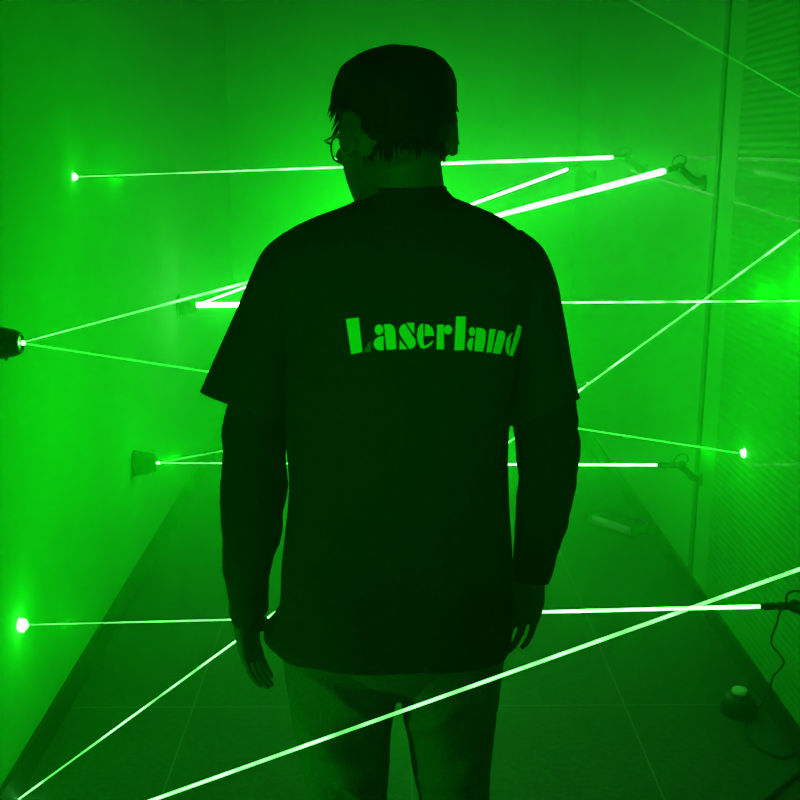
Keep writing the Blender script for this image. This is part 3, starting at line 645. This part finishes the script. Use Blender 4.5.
tr = bmesh.new()
for part in [[((-0.1493, 1.6, 0.8789), (0.166, 1.6, 0.8776), 0.095, 1.6), ((-0.1703, 1.6, 0.8256), (0.1854, 1.6, 0.824), 0.098, 1.6), ((-0.1778, 1.6, 0.7896), (0.1895, 1.6, 0.7878), 0.098, 1.6), ((-0.177, 1.6, 0.7568), (0.1853, 1.6, 0.755), 0.09, 1.6), ((-0.1742, 1.6, 0.7348), (0.1807, 1.6, 0.733), 0.075, 1.6), ((-0.1662, 1.6, 0.72), (0.1727, 1.6, 0.7183), 0.05, 1.6)], [((-0.1674, 1.6, 0.8076), (0.0347, 1.6, 0.8066), 0.085, 1.6), ((-0.1735, 1.6, 0.7623), (0.0232, 1.6, 0.7613), 0.102, 1.6), ((-0.1721, 1.6, 0.7164), (0.0131, 1.6, 0.7154), 0.108, 1.6), ((-0.1657, 1.6, 0.6699), (0.003, 1.6, 0.669), 0.108, 1.6), ((-0.1575, 1.6, 0.6228), (-0.0013, 1.6, 0.6219), 0.105, 1.6), ((-0.1485, 1.6, 0.5656), (-0.004, 1.6, 0.5647), 0.1, 1.6), ((-0.1437, 1.6, 0.5075), (-0.0076, 1.6, 0.5066), 0.096, 1.6), ((-0.1364, 1.6, 0.3482), (-0.0098, 1.6, 0.3472), 0.09, 1.6), ((-0.1288, 1.6, 0.1822), (-0.0139, 1.6, 0.1812), 0.085, 1.6), ((-0.1308, 1.6, 0.0705), (-0.0143, 1.6, 0.0695), 0.085, 1.6)], [((-0.0051, 1.6, 0.8068), (0.1841, 1.6, 0.806), 0.085, 1.6), ((0.0048, 1.6, 0.7614), (0.1851, 1.6, 0.7605), 0.102, 1.6), ((0.014, 1.6, 0.7154), (0.1811, 1.6, 0.7146), 0.108, 1.6), ((0.0199, 1.6, 0.6689), (0.1754, 1.6, 0.6681), 0.108, 1.6), ((0.0275, 1.6, 0.6312), (0.1694, 1.6, 0.6304), 0.105, 1.6), ((0.0371, 1.6, 0.5644), (0.1673, 1.6, 0.5637), 0.1, 1.6), ((0.0493, 1.6, 0.5062), (0.1685, 1.6, 0.5055), 0.096, 1.6), ((0.0571, 1.6, 0.3468), (0.1663, 1.6, 0.346), 0.09, 1.6), ((0.058, 1.6, 0.1806), (0.1623, 1.6, 0.1798), 0.085, 1.6), ((0.0586, 1.6, 0.0689), (0.168, 1.6, 0.0679), 0.085, 1.6)]]:
    loft(tr, [section(l, r, d_, yc, 64, 2.2) for l, r, d_, yc in part], 8, (True, True))
def jean(co, nm):
    q = Vector((co.x * 9 + co.z * 5, co.y * 6, co.z * 11 - co.x * 6))
    v = co.z + .5 * co.x if co.x < .012 else co.z - .35 * co.x
    f = 1 - abs(noise.noise(Vector((co.x * 4 + 3.4, co.y * 3, v * 15 + 1.7))) + .35 * noise.noise(Vector((co.x * 14, co.y * 9, v * 30))))
    a = .007 * noise.noise(q + Vector((5, 1, 2))) + .004 * noise.noise(q * 2.3) + .013 * (max(0, f) ** 5 - .3) * min(1, max(0, (.84 - co.z) / .1))
    return a * (.06 + 1.1 * abs(nm.y) ** 1.5)
wrinkle(tr, jean)
obj('jeans', tr, M['denim'], man)
for xa, sd in [(-0.0723, -1), (0.1111, 1)]:
    so = bmesh.new()
    tube(so, [(xa, YM - .045, .05), (xa, YM + .03, .052), (xa + sd * .006, YM + .12, .04), (xa + sd * .012, YM + .19, .033)], [.046, .046, .044, .03], 20)
    for v in so.verts:
        v.co.z = max(.0, v.co.z)
    obj('shoe', so, M['shoe'], man)

# ------------------------------------------------------------------ light and haze
def spot(name, p, d, e, cone=150):
    l = bpy.data.lights.new(name, 'SPOT'); l.energy = e; l.color = (.003, 1, .006); l.shadow_soft_size = 0; l.spot_size = math.radians(cone); l.spot_blend = 1
    o = bpy.data.objects.new(name, l); COL.objects.link(o); o.location = p; o.rotation_euler = Vector(d).to_track_quat('-Z', 'Y').to_euler(); return o
def lamp(name, p, e, col=(.003, 1, .006), r=0.0):
    l = bpy.data.lights.new(name, 'POINT'); l.energy = e; l.color = col; l.shadow_soft_size = r
    o = bpy.data.objects.new(name, l); COL.objects.link(o); o.location = p; return o
lamp('corridor_fill', (-0.02, 3.05, 1.2), 8)  # added fill without a fixture, standing in for light the beams scatter
lamp('corridor_fill', (0.05, 4.2, 0.85), 50)  # second added fill, deeper in the haze behind him
lamp('wall_spot_glow', (-0.835, 2.4952, 0.4093), 0.7)
lamp('wall_spot_glow', (0.99, 3.1407, 0.6735), 0.5)
lamp('wall_spot_glow', (-0.835, 3.2412, 1.5151), 0.4)
lamp('wall_spot_glow', (1.01, 2.8, 1.22), 1.2)
lamp('mirror_glow', (-0.82, 3.7549, 0.4696), 0.9)
lamp('mirror_glow', (-0.82, 4.7026, 0.923), 0.5)
lamp('leg_fill', (-0.6, 1.25, 0.62), 6)  # added mid-air light for the left leg and hand, no source there
lamp('corridor_fill', (-0.4, 0.0, 1.4), 2)  # added fill beside the camera to lift his back
spot('wall_fill', (-0.02, 2.85, 0.9), (-1, 0.2, -0.08), 27, 110)  # added spot brightening the left wall, no fixture here
spot('wall_fill', (0.02, 2.85, 0.95), (1, 0.35, 0.2), 38, 105)  # its added twin for the right wall
spot('far_fill', (0.0, 5.3, 1.25), (-0.08, -1, 0), 58, 78)  # added spot that brightens the haze around the man
spot('print_fill', (-0.1, -0.7, 1.5), (0.15, 2.2, -0.16), 95, 24)  # added spot aimed at his back to brighten the lettering


w = bpy.data.worlds.new('haze'); scene.world = w; w.use_nodes = True
nt = w.node_tree; bg = nt.nodes['Background']; bg.inputs['Color'].default_value = (0, .01, 0, 1); bg.inputs['Strength'].default_value = 1
vs = nt.nodes.new('ShaderNodeVolumeScatter'); vs.inputs['Color'].default_value = (.08, 1, .12, 1)
g = nt.nodes.new('ShaderNodeNewGeometry'); sp = nt.nodes.new('ShaderNodeSeparateXYZ'); mr = nt.nodes.new('ShaderNodeMapRange')
mr.interpolation_type = 'SMOOTHSTEP'      # the smoke hangs thicker down the corridor than near the way in
mr.inputs['From Min'].default_value = 2.0; mr.inputs['From Max'].default_value = 3.8
mr.inputs['To Min'].default_value = 0.03; mr.inputs['To Max'].default_value = 1.05
nt.links.new(g.outputs['Position'], sp.inputs['Vector']); nt.links.new(sp.outputs['Y'], mr.inputs['Value']); nt.links.new(mr.outputs['Result'], vs.inputs['Density'])
w.cycles.volume_step_size = 0.5
vs.inputs['Anisotropy'].default_value = 0.62
nt.links.new(vs.outputs['Volume'], nt.nodes['World Output'].inputs['Volume'])

# ------------------------------------------------------------------ camera
cd = bpy.data.cameras.new('camera'); cam = bpy.data.objects.new('camera', cd); COL.objects.link(cam)
cd.sensor_width = 36; cd.lens = 1050 / 800 * 36; cd.clip_start = .02
cam.location = (0, 0, 1.6); cam.rotation_euler = (math.radians(90 - 13.4957), 0, math.radians(-.5306))
scene.camera = cam
vs_ = scene.view_settings; scene.display_settings.display_device = 'sRGB'
vs_.view_transform = 'Standard'; vs_.look = 'None'; vs_.gamma = 1; vs_.use_curve_mapping = False; vs_.exposure = 0.0
scene.cycles.use_denoising = True
scene.cycles.max_bounces = 8; scene.cycles.volume_bounces = 1; scene.cycles.diffuse_bounces = 4
